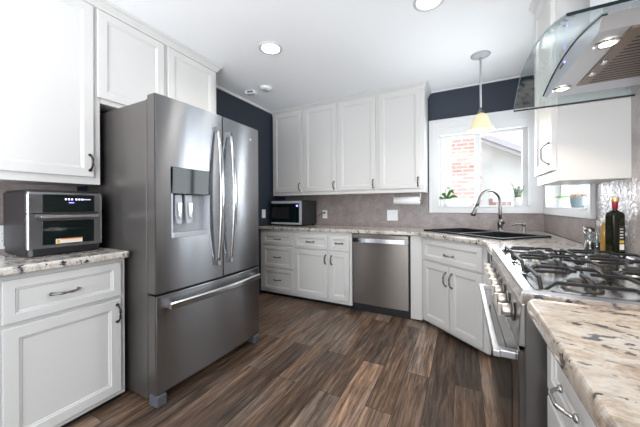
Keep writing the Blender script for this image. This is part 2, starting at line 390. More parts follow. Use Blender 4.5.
# ------------------------------------------------------------------ cabinetry
def panel_mb(w_, h_, t=.02, rail=.052):
    prof = [(0, 0), (0, -t + .003), (.003, -t), (rail, -t), (rail + .003, -t + .004), (rail + .010, -t + .005), (rail + .013, -t + .009)]
    rings = [[(i, y, i), (w_ - i, y, i), (w_ - i, y, h_ - i), (i, y, h_ - i)] for i, y in prof]
    return MB().loft(rings)
def drawer_mb(w_, h_, t=.02): return panel_mb(w_, h_, t, min(.04, h_ * .26))
def pull_mb(L, vertical=True, ornate=True, out=.03):
    n = 14; path = []; rad = []
    for k in range(n + 1):
        t = k / n; s_ = math.sin(PI * t); a = (t - .5) * L
        y = -.004 - out * min(1, s_ * 1.35) ** .8
        path.append((0, y, a) if vertical else (a, y, 0))
        rad.append((.0042 + .0026 * abs(math.cos(3 * PI * t)) + (.002 if k in (0, n) else 0)) if ornate else .0045)
    mb = MB().tube(path, rad, 8)
    for e in (-1, 1):
        c = (0, -.003, e * L / 2) if vertical else (e * L / 2, -.003, 0)
        mb.lathe([(.009, -.003), (.009, .001), (.006, .004), (.002, .006)], 10, (c[0], c[1], c[2]), axis='y')
    return mb
def add_front(par, name, x0, z0, x1, z1, y=0., handle=None, hm='pewter', L=.1, paint='paint', ornate=True):
    mb = (drawer_mb if name == 'drawer' else panel_mb)(x1 - x0, z1 - z0)
    o = mb.build(name, paint, par, loc=(x0, y, z0))
    if handle:
        hx, hz, vert = handle
        hh = pull_mb(L, vert, ornate).build('handle', hm, o, loc=(hx - x0, -.02, hz - z0))
    return o

# left: base cabinet beside the fridge (faces +x)
RL = PI / 2
c = thing('base_cabinet', 'white base cabinet with one drawer over a wide door, beside the refrigerator', 'cabinet', (-W + .585, .425, 0), RL)
box(0, .515, 0, .58, .045, CT - .04).build('body', 'paint', c, .0015)
box(.0, .515, .05, .56, 0, .045).build('toe_kick', 'black', c)
add_front(c, 'drawer', .006, .645, .487, .845, handle=(.225, .742, False), hm='nickel', L=.11)
add_front(c, 'door', .006, .075, .487, .625, handle=(.465, .545, True), hm='pewter', L=.1)
c = thing('base_cabinet', 'white base cabinet cut off by the photo edge, under the toaster oven counter', 'cabinet', (-W + .585, -.46, 0), RL)
box(0, .88, 0, .58, .045, CT - .04).build('body', 'paint', c, .0015)
box(0, .88, .05, .56, 0, .045).build('toe_kick', 'black', c)
for a in (.01, .443):
    add_front(c, 'drawer', a, .645, a + .425, .845, handle=(a + .216, .742, False), hm='nickel')
    add_front(c, 'door', a, .075, a + .425, .625, handle=(a + (.40 if a < .1 else .03), .545, True))
tag(MB().prism([(XL + .002, -.9), (XL + .64, -.9), (XL + .64, .935), (XL + .625, .95), (XL + .002, .95)], CT - .04, CT).build('countertop', 'granite', bevel=.012, seg=3),
    'speckled granite countertop under the toaster oven', 'countertop')

# wall cabinets left
GU = 'white wall cabinets with raised panel doors'
c = thing('wall_cabinet', 'tall white wall cabinet with a wide door, above the toaster oven', 'cabinet', (-W + .33, .30, 1.32), RL, GU)
box(0, .628, 0, .326, 0, 1.15).build('body', 'paint', c, .0015)
add_front(c, 'door', .03, .045, .587, 1.135, handle=(.565, .135, True), hm='pewter', L=.095)
c = thing('wall_cabinet', 'tall white wall cabinet cut off by the photo edge, left of the toaster oven', 'cabinet', (-W + .33, -.46, 1.32), RL, GU)
box(0, .758, 0, .326, 0, 1.15).build('body', 'paint', c, .0015)
for a in (.02, .385): add_front(c, 'door', a, .045, a + .355, 1.135, handle=(a + (.33 if a < .1 else .025), .135, True))
c = thing('wall_cabinet', 'short white two-door wall cabinet above the refrigerator', 'cabinet', (-W + .33, .93, 1.855), RL, GU)
box(0, .955, 0, .326, 0, .615).build('body', 'paint', c, .0015)
add_front(c, 'door', -.02, .03, .425, .60); add_front(c, 'door', .458, .03, .92, .60)
def crown(name, pts, close):
    # pts: front polyline in plan with outward normals (x,y,nx,ny)
    prof = [(0, H - .062), (.008, H - .06), (.012, H - .045), (.028, H - .022), (.04, H - .014), (.042, H - .001), (0, H - .001)]
    rings = [[(x + nx * o, y + ny * o, z) for o, z in prof] for x, y, nx, ny in pts]
    return struct(name, MB().loft(rings), 'paint')
xf_ = -W + .33
crown('trim_6', [(xf_, -.46, 1, 0), (xf_, 1.885, 1, 1), (XL + .001, 1.885, 0, 1)], 0)

# back wall cabinets
BF = D - .33
xs = [(-2.420, -1.905), (-1.905, -1.405), (-1.405, -.885), (-.885, -.365)]
ds = [(-2.395, -1.93), (-1.885, -1.42), (-1.385, -.91), (-.865, -.405)]
lab = ['white wall cabinet above the microwave, beside the navy wall', 'white wall cabinet above the outlet, second from the navy wall',
       'white wall cabinet above the dishwasher, third from the navy wall', 'white wall cabinet above the paper towel roll, next to the window']
for (a, b), (e, f), l_ in zip(xs, ds, lab):
    c = thing('wall_cabinet', l_, 'cabinet', (a, BF, 1.325), 0, GU)
    box(0, b - a, 0, .326, 0, 1.145).build('body', 'paint', c, .0015)
    add_front(c, 'door', e - a, .045, f - a, 1.145, handle=(f - a - .028, .115, True), hm='pewter', L=.095)
crown('trim_7', [(-2.42, BF, 0, -1), (-.365, BF, 1, -1), (-.365, D - .001, 1, 0)], 0)

# back base cabinets
FY = D - .605
c = thing('base_cabinet', 'white base cabinet with a stack of three drawers, under the microwave', 'cabinet', (-2.42, FY, 0))
box(0, .535, 0, .6, .045, CT - .04).build('body', 'paint', c, .0015)
box(0, .535, .04, .56, 0, .045).build('toe_kick', 'black', c)
for z0, z1 in ((.675, .83), (.38, .655), (.085, .36)):
    add_front(c, 'drawer', .055, z0, .52, z1, handle=(.285, (z0 + z1) / 2, False), hm='pewter', L=.1)
c = thing('base_cabinet', 'white base cabinet with two small drawers over two doors, beside the dishwasher', 'cabinet', (-1.885, FY, 0))
box(0, .775, 0, .6, .045, CT - .04).build('body', 'paint', c, .0015)
box(0, .775, .04, .56, 0, .045).build('toe_kick', 'black', c)
add_front(c, 'drawer', .012, .66, .475, .83, handle=(.24, .745, False), hm='pewter', L=.1)
add_front(c, 'drawer', .50, .66, .745, .83, handle=(.62, .745, False), hm='pewter', L=.09)
add_front(c, 'door', .012, .085, .475, .64, handle=(.448, .545, True), hm='pewter', L=.1)
add_front(c, 'door', .50, .085, .745, .64, handle=(.527, .545, True), hm='pewter', L=.1)
tag(box(-.475, -.362, FY, D - .02, .02, CT - .04).build('filler_panel', 'paint', bevel=.002), 'narrow white filler panel between the dishwasher and the sink cabinet', 'panel')

# corner sink cabinet
ang = math.radians(-41.836)
c = thing('sink_cabinet', 'white angled corner cabinet with a false drawer and two doors under the sink', 'cabinet', (-.36, 2.9, 0), ang)
Rm = Matrix.Rotation(-ang, 4, 'Z') @ Matrix.Translation((.36, -2.9, 0))
MB().prism([(-.358, 2.9), (.165, 2.43), (.72, 2.43), (.72, 3.5), (-.358, 3.5)], .045, .64).xf(Rm).build('body', 'paint', c, .0015)
box(0, .705, 0, .03, .64, CT - .04).build('face_frame', 'paint', c, .001)
MB().prism([(-.31, 2.95), (.2, 2.49), (.70, 2.49), (.70, 3.45), (-.31, 3.45)], 0, .045).xf(Rm).build('toe_kick', 'black', c)
add_front(c, 'drawer', .03, .655, .675, .845, handle=(.355, .735, False), hm='nickel', L=.1)
add_front(c, 'door', .03, .07, .350, .635, handle=(.322, .52, True), hm='nickel', L=.12)
add_front(c, 'door', .358, .07, .675, .635, handle=(.388, .52, True), hm='nickel', L=.12)
RR = -PI / 2
c = thing('base_cabinet', 'narrow white base cabinet between the corner sink and the range', 'cabinet', (.2, 2.425, 0), RR)
box(0, .505, 0, .53, .045, CT - .04).build('body', 'paint', c, .0015); box(0, .505, .05, .5, 0, .045).build('toe_kick', 'black', c)
add_front(c, 'drawer', .02, .66, .485, .84, handle=(.25, .745, False), hm='nickel')
add_front(c, 'door', .02, .07, .485, .64, handle=(.45, .53, True), hm='nickel')

# near right base cabinet
c = thing('base_cabinet', 'white base cabinet with arched-handle drawers, under the near granite counter', 'cabinet', (.222, .975, 0), RR)
box(0, .80, 0, .505, .045, CT - .045).build('body', 'paint', c, .0015); box(0, .80, .05, .48, 0, .045).build('toe_kick', 'black', c)
def arch_front(par, name, x0, z0, x1, z1, hx, hz, vert):
    o = (drawer_mb if name == 'drawer' else panel_mb)(x1 - x0, z1 - z0).build(name, 'paint', par, loc=(x0, 0, z0))
    pull_mb(.10, vert, False, .024).build('handle', 'nickel_bright', o, loc=(hx - x0, -.02, hz - z0))
arch_front(c, 'drawer', .03, .68, .39, .835, .205, .748, False)
arch_front(c, 'door', .03, .07, .39, .66, .36, .55, True)
arch_front(c, 'drawer', .41, .68, .77, .835, .59, .748, False)
arch_front(c, 'door', .41, .07, .77, .66, .44, .55, True)
cn = thing('base_cabinet', 'white base cabinet under the near granite counter, farther from the range than its neighbour', 'cabinet', (.222, .17, 0), RR)
box(0, 1.07, 0, .505, .045, CT - .045).build('body', 'paint', cn, .0015); box(0, 1.07, .05, .48, 0, .045).build('toe_kick', 'black', cn)
for a in (.02, .55):
    arch_front(cn, 'drawer', a, .68, a + .5, .835, a + .25, .748, False); arch_front(cn, 'door', a, .07, a + .5, .66, a + .05, .55, True)
tag(MB().prism([(R - .012, -.9), (R - .012, .983), (.185, .983), (.168, .975), (.16, .955), (.16, -.9)], CT - .045, CT).build('countertop', 'granite_near', bevel=.018, seg=4),
    'near granite countertop with brown and black streaks, beside the range', 'countertop')

# back countertop with sink hole
sang = math.radians(-44.46); scx, scy = .138, 2.985
def sk(x, y): return (scx + x * math.cos(sang) - y * math.sin(sang), scy + x * math.sin(sang) + y * math.cos(sang))
SL, SW = .90, .553
hole = [sk(-SL / 2 + .03, -SW / 2 + .03), sk(SL / 2 - .03, -SW / 2 + .03), sk(SL / 2 - .03, SW / 2 - .03), sk(-SL / 2 + .03, SW / 2 - .03)]
tag(MB().prism([(XL + .002, D - .01), (XL + .002, FY - .035), (-.46, FY - .035), (-.42, FY - .04), (-.38, FY - .06), (.10, 2.45), (.13, 2.41), (.142, 2.35), (.145, 1.909), (R - .012, 1.909), (R - .012, D - .01)],
    CT - .04, CT, [hole]).build('countertop', 'granite', bevel=.010, seg=3), 'long speckled granite countertop running around the corner sink', 'countertop')

# ------------------------------------------------------------------ sink, faucet, dispenser
s = thing('kitchen_sink', 'black composite double-bowl sink set diagonally in the corner counter', 'sink', (scx, scy, CT), sang)
def rrect(x0, x1, y0, y1, r, z, n=5):
    o = []
    for cx, cy, a0 in ((x1 - r, y0 + r, -90), (x1 - r, y1 - r, 0), (x0 + r, y1 - r, 90), (x0 + r, y0 + r, 180)):
        for k in range(n + 1):
            a = math.radians(a0 + 90 * k / n); o.append((cx + r * math.cos(a), cy + r * math.sin(a), z))
    return o
bw = [(-SL / 2 + .04, -.02, -SW / 2 + .04, SW / 2 - .075), (.02, SL / 2 - .04, -SW / 2 + .04, SW / 2 - .075)]
holes = [[(p[0], p[1]) for p in rrect(*b_, .04, 0)] for b_ in bw]
MB().prism([(p[0], p[1]) for p in rrect(-SL / 2, SL / 2, -SW / 2, SW / 2, .02, 0)], 0, .012, holes).build('rim', 'composite', s, .004)
for b_ in bw:
    x0, x1, y0, y1 = b_
    rings = [rrect(x0, x1, y0, y1, .04, .006), rrect(x0 + .004, x1 - .004, y0 + .004, y1 - .004, .04, -.02), rrect(x0 + .012, x1 - .012, y0 + .012, y1 - .012, .05, -.17), rrect(x0 + .05, x1 - .05, y0 + .05, y1 - .05, .03, -.185)]
    rings += [rrect(x0 - .003 + .05, x1 + .003 - .05, y0 - .003 + .05, y1 + .003 - .05, .03, -.19), rrect(x0 + .006, x1 - .006, y0 + .006, y1 - .006, .05, -.175), rrect(x0 - .002, x1 + .002, y0 - .002, y1 + .002, .04, -.02), rrect(x0 - .003, x1 + .003, y0 - .003, y1 + .003, .04, .006)]
    mb = MB().loft(rings, False, False, sm=True)
    n_ = len(rings[0]); k0 = len(mb.v) - 8 * n_
    mb.f.append(tuple(k0 + 3 * n_ + j for j in range(n_))); mb.sm.append(False); mb.f.append(tuple(reversed([k0 + 4 * n_ + j for j in range(n_)]))); mb.sm.append(False)
    mb.build('bowl', 'composite', s)
    MB().lathe([(.0, .0), (.035, 0), (.04, .003), (.0, .004)], 16, ((x0 + x1) / 2, (y0 + y1) / 2, -.184), cap=False).build('drain', 'nickel', s)
fx, fy = sk(-.035, SW / 2 + .035)
f_ = thing('kitchen_faucet', 'brushed nickel gooseneck faucet behind the black sink', 'faucet', (fx, fy, CT), sang)
MB().lathe([(.03, 0), (.03, .006), (.022, .012), (.02, .05), (.024, .06), (.024, .1), (.017, .115), (.015, .13)], 20).build('base', 'nickel', f_)
path = [(0, 0, .12), (0, 0, .18), (0, 0, .25), (0, 0, .305)]
for k in range(1, 13):
    a = PI * k / 13 * 1.0; path.append((-.02 * (1 - math.cos(a)), -.112 * (1 - math.cos(a)), .305 + .105 * math.sin(a)))
path.append((-.044, -.236, .285)); path.append((-.048, -.246, .26))
MB().tube(path, .0155, 12).build('spout', 'nickel', f_)
MB().tube([(-.048, -.245, .265), (-.052, -.262, .225), (-.056, -.275, .19), (-.058, -.285, .165)], [.016, .019, .021, .023], 14).build('spray_head', 'nickel', f_)
MB().tube([(.01, -.0, .085), (.035, -.005, .09), (.05, -.01, .10)], [.012, .011, .009], 10).tube([(.048, -.01, .098), (.06, -.045, .11), (.072, -.085, .113)], [.008, .007, .005], 8).build('handle', 'nickel', f_)
sx_, sy_ = .50, 3.10
d_ = thing('soap_dispenser', 'nickel soap dispenser pump beside the faucet', 'soap dispenser', (sx_, sy_, CT), sang); d_.scale = (1.3, 1.3, 1.3)
MB().lathe([(.022, 0), (.022, .005), (.014, .01), (.013, .035), (.008, .04), (.007, .06)], 16).build('base', 'nickel', d_)
MB().lathe([(.013, .058), (.013, .07), (.009, .075)], 14).tube([(0, 0, .067), (-.02, -.045, .07), (-.03, -.075, .062)], [.007, .006, .005], 8).build('pump', 'nickel', d_)

# ------------------------------------------------------------------ refrigerator (faces +x)
r = thing('refrigerator', 'stainless steel french door refrigerator with water dispenser', 'refrigerator', (-1.58, .972, 0), RL)
FW = .908
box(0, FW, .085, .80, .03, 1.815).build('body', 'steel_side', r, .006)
box(.02, FW - .02, .075, .10, .035, .09).build('kick_grille', 'grey', r, .003)
def door_curve(x0, x1, z0, z1, n=14, t=.075, hole=None):
    # slightly bowed front
    def yy(x): return -.016 * (1 - ((x - FW / 2) / (FW / 2)) ** 2)
    def sect(a, b, z0, z1):
        rings = []
        for k in range(n + 1):
            x = a + (b - a) * k / n; y = yy(x)
            e = .008 if False else 0
            rings.append([(x, y + e, z0), (x, y + e, z1), (x, t, z1), (x, t, z0)])
        return rings
    mb = MB()
    if not hole: mb.loft(sect(x0, x1, z0, z1), sm=False)
    else:
        hx0, hx1, hz0, hz1 = hole
        mb.loft(sect(x0, hx0, z0, z1)); mb.loft(sect(hx1, x1, z0, z1)); n = 6
        mb.loft(sect(hx0, hx1, z0, hz0)); mb.loft(sect(hx0, hx1, hz1, z1))
    return mb, yy
HX = (.095, .372, .985, 1.42)
mb, yy = door_curve(.002, .484, .665, 1.838, hole=HX)
ld = mb.build('door', 'steel', r, .0)
mb, _ = door_curve(.492, FW - .002, .665, 1.838); rd = mb.build('door', 'steel', r, .004)
mb, _ = door_curve(.002, FW - .002, .075, .65); dr = mb.build('freezer_drawer', 'steel', r, .004)
# door edge trims
box(-.001, .003, .008, .073, .665, 1.838).build('door_edge', 'steel_side', ld)
box(-.001, .003, .008, .073, .075, .65).build('door_edge', 'steel_side', dr)
# dispenser
hx0, hx1, hz0, hz1 = HX
mb = MB(); mb.box(hx0, hx1, .045, .055, hz0, hz1); mb.box(hx0, hx0 + .004, -.014, .05, hz0, hz1); mb.box(hx1 - .004, hx1, -.016, .05, hz0, hz1); mb.box(hx0, hx1, -.015, .05, hz1 - .004, hz1)
mb.build('dispenser_recess', 'lgrey', r)
box(hx0 + .003, hx1 - .003, -.02, .03, hz0, hz0 + .03).build('drip_tray', 'lgrey', r, .003)
MB().loft([[(hx0, -.016, 1.255), (hx1, -.020, 1.255), (hx1, -.022, hz1), (hx0, -.018, hz1)], [(hx0, .03, 1.25), (hx1, .03, 1.25), (hx1, .03, hz1), (hx0, .03, hz1)]]).build('dispenser_panel', 'blackgloss', r, .003)
for a in (.03, .105):
    MB().loft([rrect(hx0 + a, hx0 + a + .05, .004, .024, .006, 1.25), rrect(hx0 + a, hx0 + a + .05, .0, .02, .006, 1.13), rrect(hx0 + a + .008, hx0 + a + .042, -.006, .014, .005, 1.07)]).build('dispenser_paddle', 'lgrey', r)
    MB().box(hx0 + a + .012, hx0 + a + .038, -.010, -.004, 1.10, 1.2).build('dispenser_lever', 'chrome', r, .002)
def bow_handle(x, z0, z1, par):
    rings = []
    n = 16
    for k in range(n + 1):
        t = k / n; z = z0 + (z1 - z0) * t; s_ = math.sin(PI * t); y = -.03 - .052 * s_ ** .7; hw = .010 + .012 * s_
        rings.append([(x - hw, y + .006, z), (x - hw * .7, y - .007, z), (x + hw * .7, y - .007, z), (x + hw, y + .006, z), (x + hw * .6, y + .012, z), (x - hw * .6, y + .012, z)])
    mb = MB().loft(rings, sm=True)
    for z in (z0 + .02, z1 - .02): mb.box(x - .01, x + .01, -.045, -.012, z - .018, z + .018)
    return mb.build('handle', 'chrome', par)
bow_handle(.428, .76, 1.745, ld); bow_handle(.548, .76, 1.735, rd)
rings = []
for k in range(21):
    t = k / 20; x = .055 + .80 * t; y = -.055 - .022 * math.sin(PI * t)
    rings.append([(x, y - .006, .572), (x, y - .006, .600), (x, y, .608), (x, y + .012, .604), (x, y + .012, .570), (x, y, .566)])
mb = MB().loft(rings)
for x in (.07, .84): mb.box(x - .018, x + .018, -.055, -.002, .574, .602)
mb.build('handle', 'chrome', dr, .001)
for x in (.002, FW - .062): MB().box(x, x + .06, -.005, .08, 0, .068).build('foot_cover', 'grey', r, .008)
for x in (.03, FW - .11):
    MB().lathe([(.04, 0), (.04, .03), (.03, .038)], 14, (x + .04, .06, 1.815)).box(x + .01, x + .07, .06, .16, 1.815, 1.845).build('hinge_cover', 'grey', r, .004)
for x in (.15, .19): MB().box(x, x + .012, .02, .05, 1.838, 1.846).build('door_clip', 'grey', ld)
MB().lathe([(.0, 0), (.012, 0), (.012, .002), (0, .0025)], 16, (.80, -.0075, 1.73), axis='y', cap=False).build('badge', 'chrome', rd)

# ------------------------------------------------------------------ toaster oven (faces +x)
t = thing('toaster_oven', 'black and stainless toaster oven on the counter beside the refrigerator', 'toaster oven', (-2.015, .562, CT), RL)
TW = .34
MB().loft([rrect(.002, TW - .002, .012, .37, .03, z) for z in (.039, .322)] + [rrect(.012, TW - .012, .022, .36, .03, .335)]).build('body', 'black', t)
MB().loft([rrect(0, TW, -.004, .03, .012, z) for z in (.04, .212)]).build('door', 'steel', t)
MB().loft([rrect(0, TW, -.004, .03, .012, z) for z in (.217, .31)] + [rrect(.004, TW - .004, .0, .03, .012, .322)]).build('control_housing', 'steel', t)
box(.062, .296, -.0075, -.002, .22, .312).build('display', 'blackgloss', t, .001)
for k in range(6): box(.155 + k * .014 + (.006 if k > 2 else 0), .162 + k * .014 + (.006 if k > 2 else 0), -.0085, -.0074, .284, .292).build('display_mark', 'ledwhite', t)
box(.235, .275, -.0085, -.0074, .2865, .2885).build('display_line', 'ledwhite', t)
box(.172, .195, -.0085, -.0074, .268, .272).build('display_digits', 'led', t)
box(.06, .295, -.006, -.002, .055, .178).build('door_window', 'blackgloss', t, .012, 3)
box(.115, .235, -.0072, -.0058, .058, .082).build('warning_sticker', 'caution', t)
box(.137, .235, -.0078, -.0068, .077, .082).build('sticker_band', 'orange', t)
box(.118, .132, -.0078, -.0068, .061, .079).build('sticker_symbol', 'labelgold', t)
MB().loft([[(x, -.045, .192), (x, -.045, .205), (x, -.035, .21), (x, -.028, .205), (x, -.028, .192)] for x in (.045, .30)]).box(.05, .065, -.035, -.002, .193, .206).box(.28, .295, -.035, -.002, .193, .206).build('handle', 'chrome', t, .001)
MB().loft([rrect(.004, TW - .004, .0, .36, .03, z) for z in (.006, .039)]).build('base', 'black', t)
for x in (.03, .31):
    for y in (.04, .32): MB().lathe([(.012, 0), (.012, .016)], 10, (x, y, 0)).build('foot', 'black', t)

t.scale = (1, 1, 1.08)
# ------------------------------------------------------------------ microwave
m_ = thing('microwave', 'black microwave with stainless door trim on the back counter', 'microwave', (-2.385, D - .425, CT), 0)
MW = .51
box(0, MW, .02, .40, .015, .345).build('body', 'black', m_, .004)
box(0, MW, 0, .022, .015, .345).build('front_frame', 'black', m_, .003)
box(.01, .50, -.006, 0, .305, .338).build('top_trim', 'lgrey', m_, .001); box(.01, .50, -.006, 0, .022, .045).build('bottom_trim', 'lgrey', m_, .001)
box(.01, .40, -.004, .002, .048, .302).build('door_glass', 'blackgloss', m_, .002)
box(.03, .30, -.0055, -.0035, .10, .25).build('door_window', 'black', m_, .004)
box(.405, .46, -.005, .002, .048, .302).build('control_panel', 'blackgloss', m_)
box(.468, .502, -.012, 0, .045, .305).build('handle', 'lgrey', m_, .003)
box(.42, .448, -.0065, -.005, .262, .282).build('display', 'led', m_)
for x in (.04, .47):
    for y in (.05, .36): MB().lathe([(.012, 0), (.012, .016)], 10, (x, y, 0)).build('foot', 'black', m_)

# ------------------------------------------------------------------ dishwasher
dw = thing('dishwasher', 'stainless steel dishwasher with a bar handle under the back counter', 'dishwasher', (-1.105, FY - .025, 0))
box(.004, .622, .03, .58, .04, .865).build('body', 'black', dw)
box(.012, .616, 0, .03, .095, .862).build('door', 'steel_dw', dw, .004)
box(.006, .622, .05, .09, 0, .095).build('toe_kick', 'black', dw)
MB().loft([[(x, -.034 + .022 * abs(2 * t_ - 1) ** 4, .778), (x, -.034 + .022 * abs(2 * t_ - 1) ** 4, .822), (x, -.02 + .018 * abs(2 * t_ - 1) ** 4, .825), (x, -.016 + .016 * abs(2 * t_ - 1) ** 4, .778)] for t_ in [k / 16 for k in range(17)] for x in [.012 + t_ * .604]]).build('handle', 'chrome', dw, .001)

# ------------------------------------------------------------------ range (faces -x)
rg = thing('gas_range', 'stainless steel gas range with black cast iron grates', 'range', (.157, 1.905, 0), RR)
GW = .914
box(.0, GW, .004, .575, .10, .887).build('body', 'steel_range', rg, .003)
for x in (.05, GW - .05):
    for y in (.08, .5): MB().lathe([(.02, 0), (.018, .1)], 12, (x, y, 0)).build('leg', 'nickel', rg)
box(.01, GW - .01, .05, .065, .02, .10).build('kick_plate', 'black', rg)
box(.012, GW - .006, -.010, .02, .105, .205).build('lower_panel', 'steel_front', rg, .003)
dd = box(.012, GW - .006, -.012, .02, .215, .745).build('oven_door', 'steel_front', rg, .004)
box(.12, GW - .12, -.0135, -.011, .31, .64).build('window', 'blackgloss', dd, .004)
mb = MB().box(.055, GW - .03, -.074, -.052, .697, .719)
for x in (.075, GW - .05): mb.box(x - .014, x + .014, -.062, -.010, .696, .72)
mb.build('handle', 'handlebar', dd, .004)
# control panel sloped
MB().loft([[(x, -.012, .755), (x, -.004, .88), (x, .03, .895), (x, .03, .755)] for x in (.004, GW - .004)]).build('control_panel', 'steel_panel', rg, .003)
box(-.0005, .004, -.01, .02, .79, .88).build('end_cap', 'black', rg, .002)
# cooktop deck: frame with recessed pan
o_ = lambda i, z: [(i, i - .004 if i < .02 else i, z), (GW - i, i - .004 if i < .02 else i, z), (GW - i, .583 - i, z), (i, .583 - i, z)]
MB().loft([o_(.0, .886), o_(.0, .918), o_(.006, .925), o_(.030, .925), o_(.033, .914)], cap1=False).build('cooktop_frame', 'steel_top', rg)
MB().loft([o_(.0325, .9155), o_(.041, .9155), o_(.045, .908)], cap0=False, cap1=False).build('cooktop_gasket', 'black', rg)
MB().box(.041, GW - .041, .041, .583 - .041, .902, .909).build('cooktop_pan', 'steel_top', rg)
for k in range(7):
    x = .105 + k * .117
    kb = MB().lathe([(.030, 0), (.030, .004), (.025, .006)], 20, (x, -.010, .825), axis='y').build('knob', 'steel_range', rg)
    MB().lathe([(.020, .004), (.022, .012), (.021, .03), (.018, .034)], 18, (x, -.010, .825), axis='y').box(x - .004, x + .004, -.052, -.014, .805, .845).build('knob_grip', 'knob', kb)
for i, x in enumerate((.155, .457, .759)):
    for j, y in enumerate((.175, .415)):
        rad = .05 if (i + j) % 2 else .042
        bn = MB().lathe([(rad * 1.25, .909), (rad * 1.2, .915), (rad, .918), (rad, .926)], 24, (x, y, 0)).build('burner', 'nickel', rg)
        MB().lathe([(rad * .85, .926), (rad * .88, .932), (rad * .7, .937), (.0, .938)], 24, (x, y, 0), cap=False).build('burner_cap', 'iron', bn)
def bar(mb, p, q_, w_=.011, h_=.010):
    p = Vector(p); q_ = Vector(q_); d = (q_ - p); n = Vector((-d.y, d.x, 0)).normalized() * w_ / 2; u = Vector((0, 0, h_))
    mb.loft([[tuple(a - n), tuple(a + n), tuple(a + n + u), tuple(a - n + u)] for a in (p, q_)])
for i in range(3):
    x0 = .052 + i * .272; x1 = x0 + .264; mb = MB(); zt = .943; xc = (x0 + x1) / 2
    y0, y1, ym = .055, .53, .2925
    for x in (x0 + .006, x1 - .006):
        for a, b in ((y0, ym), (ym, y1)):   # arched side rails
            bar(mb, (x, a + .006, .910), (x, a + .035, zt - .006)); bar(mb, (x, a + .035, zt - .006), (x, b - .035, zt - .006)); bar(mb, (x, b - .035, zt - .006), (x, b - .006, .910))
    for y in (y0, ym, y1):
        bar(mb, (x0 + .006, y, .912), (x0 + .04, y, zt)); bar(mb, (x0 + .04, y, zt), (x1 - .04, y, zt)); bar(mb, (x1 - .04, y, zt), (x1 - .006, y, .912))
    for yc in (.175, .415):
        for e in (-1, 1):
            bar(mb, (xc + e * .028, yc, zt + .003), (xc + e * .075, yc, zt + .003)); bar(mb, (xc + e * .075, yc, zt + .003), (xc + e * .126, yc, zt - .014))
            bar(mb, (xc, yc + e * .03, zt + .003), (xc, yc + e * .118, zt + .0))
    mb.build('grate', 'iron', rg, .002)

# ------------------------------------------------------------------ range hood
YH = 1.425
hd = thing('range_hood', 'curved glass canopy range hood with stainless body above the range', 'range hood', (R - .008, YH, 1.70))
def zg(y): return .076 - .42 * (y) ** 2 
GX0 = .257 - (R - .008)
rings = []
for k in range(25):
    y = -.435 + .87 * k / 24; gx = GX0 - .014 * (1 - (y / .43) ** 2); rings.append([(gx, y, zg(y)), (-.002, y, zg(y)), (-.002, y, zg(y) + .006), (gx, y, zg(y) + .006)])
MB().loft(rings, sm=False).build('glass_canopy', 'hoodglass', hd)
for e in (-1, 1):
    y0_ = e * .435; y1_ = e * .4385
    MB().loft([[(GX0, y0_, zg(y0_) - .001), (-.002, y0_, zg(y0_) - .001), (-.002, y0_, zg(y0_) + .007), (GX0, y0_, zg(y0_) + .007)], [(GX0, y1_, zg(y0_) - .001), (-.002, y1_, zg(y0_) - .001), (-.002, y1_, zg(y0_) + .007), (GX0, y1_, zg(y0_) + .007)]]).build('glass_edge', 'edgeglass', hd)
rings = []
for k in range(25):
    y = -.435 + .87 * k / 24; gx = GX0 - .014 * (1 - (y / .43) ** 2); z = zg(y)
    rings.append([(gx - .0025, y, z), (gx, y, z), (gx, y, z + .006), (gx - .0025, y, z + .006)])
MB().loft(rings).build('front_glass_edge', 'tealedge', hd)
BX0 = .367 - (R - .008)
rings = []
for k in range(21):
    t_ = k / 20; y = -.33 + .66 * t_; yb = -.29 + .58 * t_; zt_ = zg(y) - .001
    rings.append([(BX0, y, zt_), (BX0 + .004, yb, 0.), (-.002, yb, 0.), (-.002, y, zt_)])
MB().loft(rings).build('body', 'steel_hood', hd)
rings = []
for k in range(21):
    y = -.332 + .664 * k / 20; z = zg(y)
    rings.append([(BX0 - .003, y, z - .004), (BX0 - .003, y, z - .0005), (BX0 + .01, y, z - .0005), (BX0 + .01, y, z - .004)])
MB().loft(rings).build('front_lip', 'edgeglass', hd)
# filter with slats
fx0 = .445 - (R - .008)
fl = MB()
fl.box(fx0, -.03, -.284, .16, -.006, .0)
flt = fl.build('filter', 'filtermetal', hd)
mb = MB()
for k in range(17):
    y = -.27 + k * .0252; mb.box(fx0 + .035, -.04, y, y + .005, -.0072, -.0058)
mb.build('filter_slats', 'black', hd)
for y in (-.05, .05): MB().box(fx0 + .006, fx0 + .02, y - .03, y + .0, -.012, -.006).build('filter_latch', 'chrome', hd, .002)
for (x, y) in ((.42, 1.22), (.40, 1.60)):
    lx, ly = x - (R - .008), y - YH
    hl = MB().lathe([(.034, -.001), (.034, -.005), (.022, -.006), (.022, -.003)], 24, (lx, ly, 0), cap=False).build('light_bezel', 'chrome', hd)
    MB().lathe([(.0, -.003), (.021, -.003), (.019, -.006), (0, -.007)], 20, (lx, ly, 0), cap=False).build('halogen_lamp', 'bulb', hl)
    L = bpy.data.lights.new('hood_spot', 'SPOT'); L.energy = 8; L.color = (1, .84, .64); L.spot_size = 2.2; L.spot_blend = .6; L.shadow_soft_size = .03
    lo = bpy.data.objects.new('hood_spot', L); C.objects.link(lo); lo.location = (x, y, 1.685)
for k in range(4): MB().lathe([(.0, 0), (.004, 0), (.004, .003), (0, .003)], 10, (BX0 + .001, -.03 + k * .018 + .04, .05), axis='x', cap=False).xf(Matrix.Translation((-.003, 0, 0))).build('button', 'led' if k == 0 else 'black', hd)
mb = MB().box(.49 - (R - .008), -.002, -.16, .16, .07, H - 1.70 - .002)
mb.build('chimney', 'steel_hood', hd, .002)

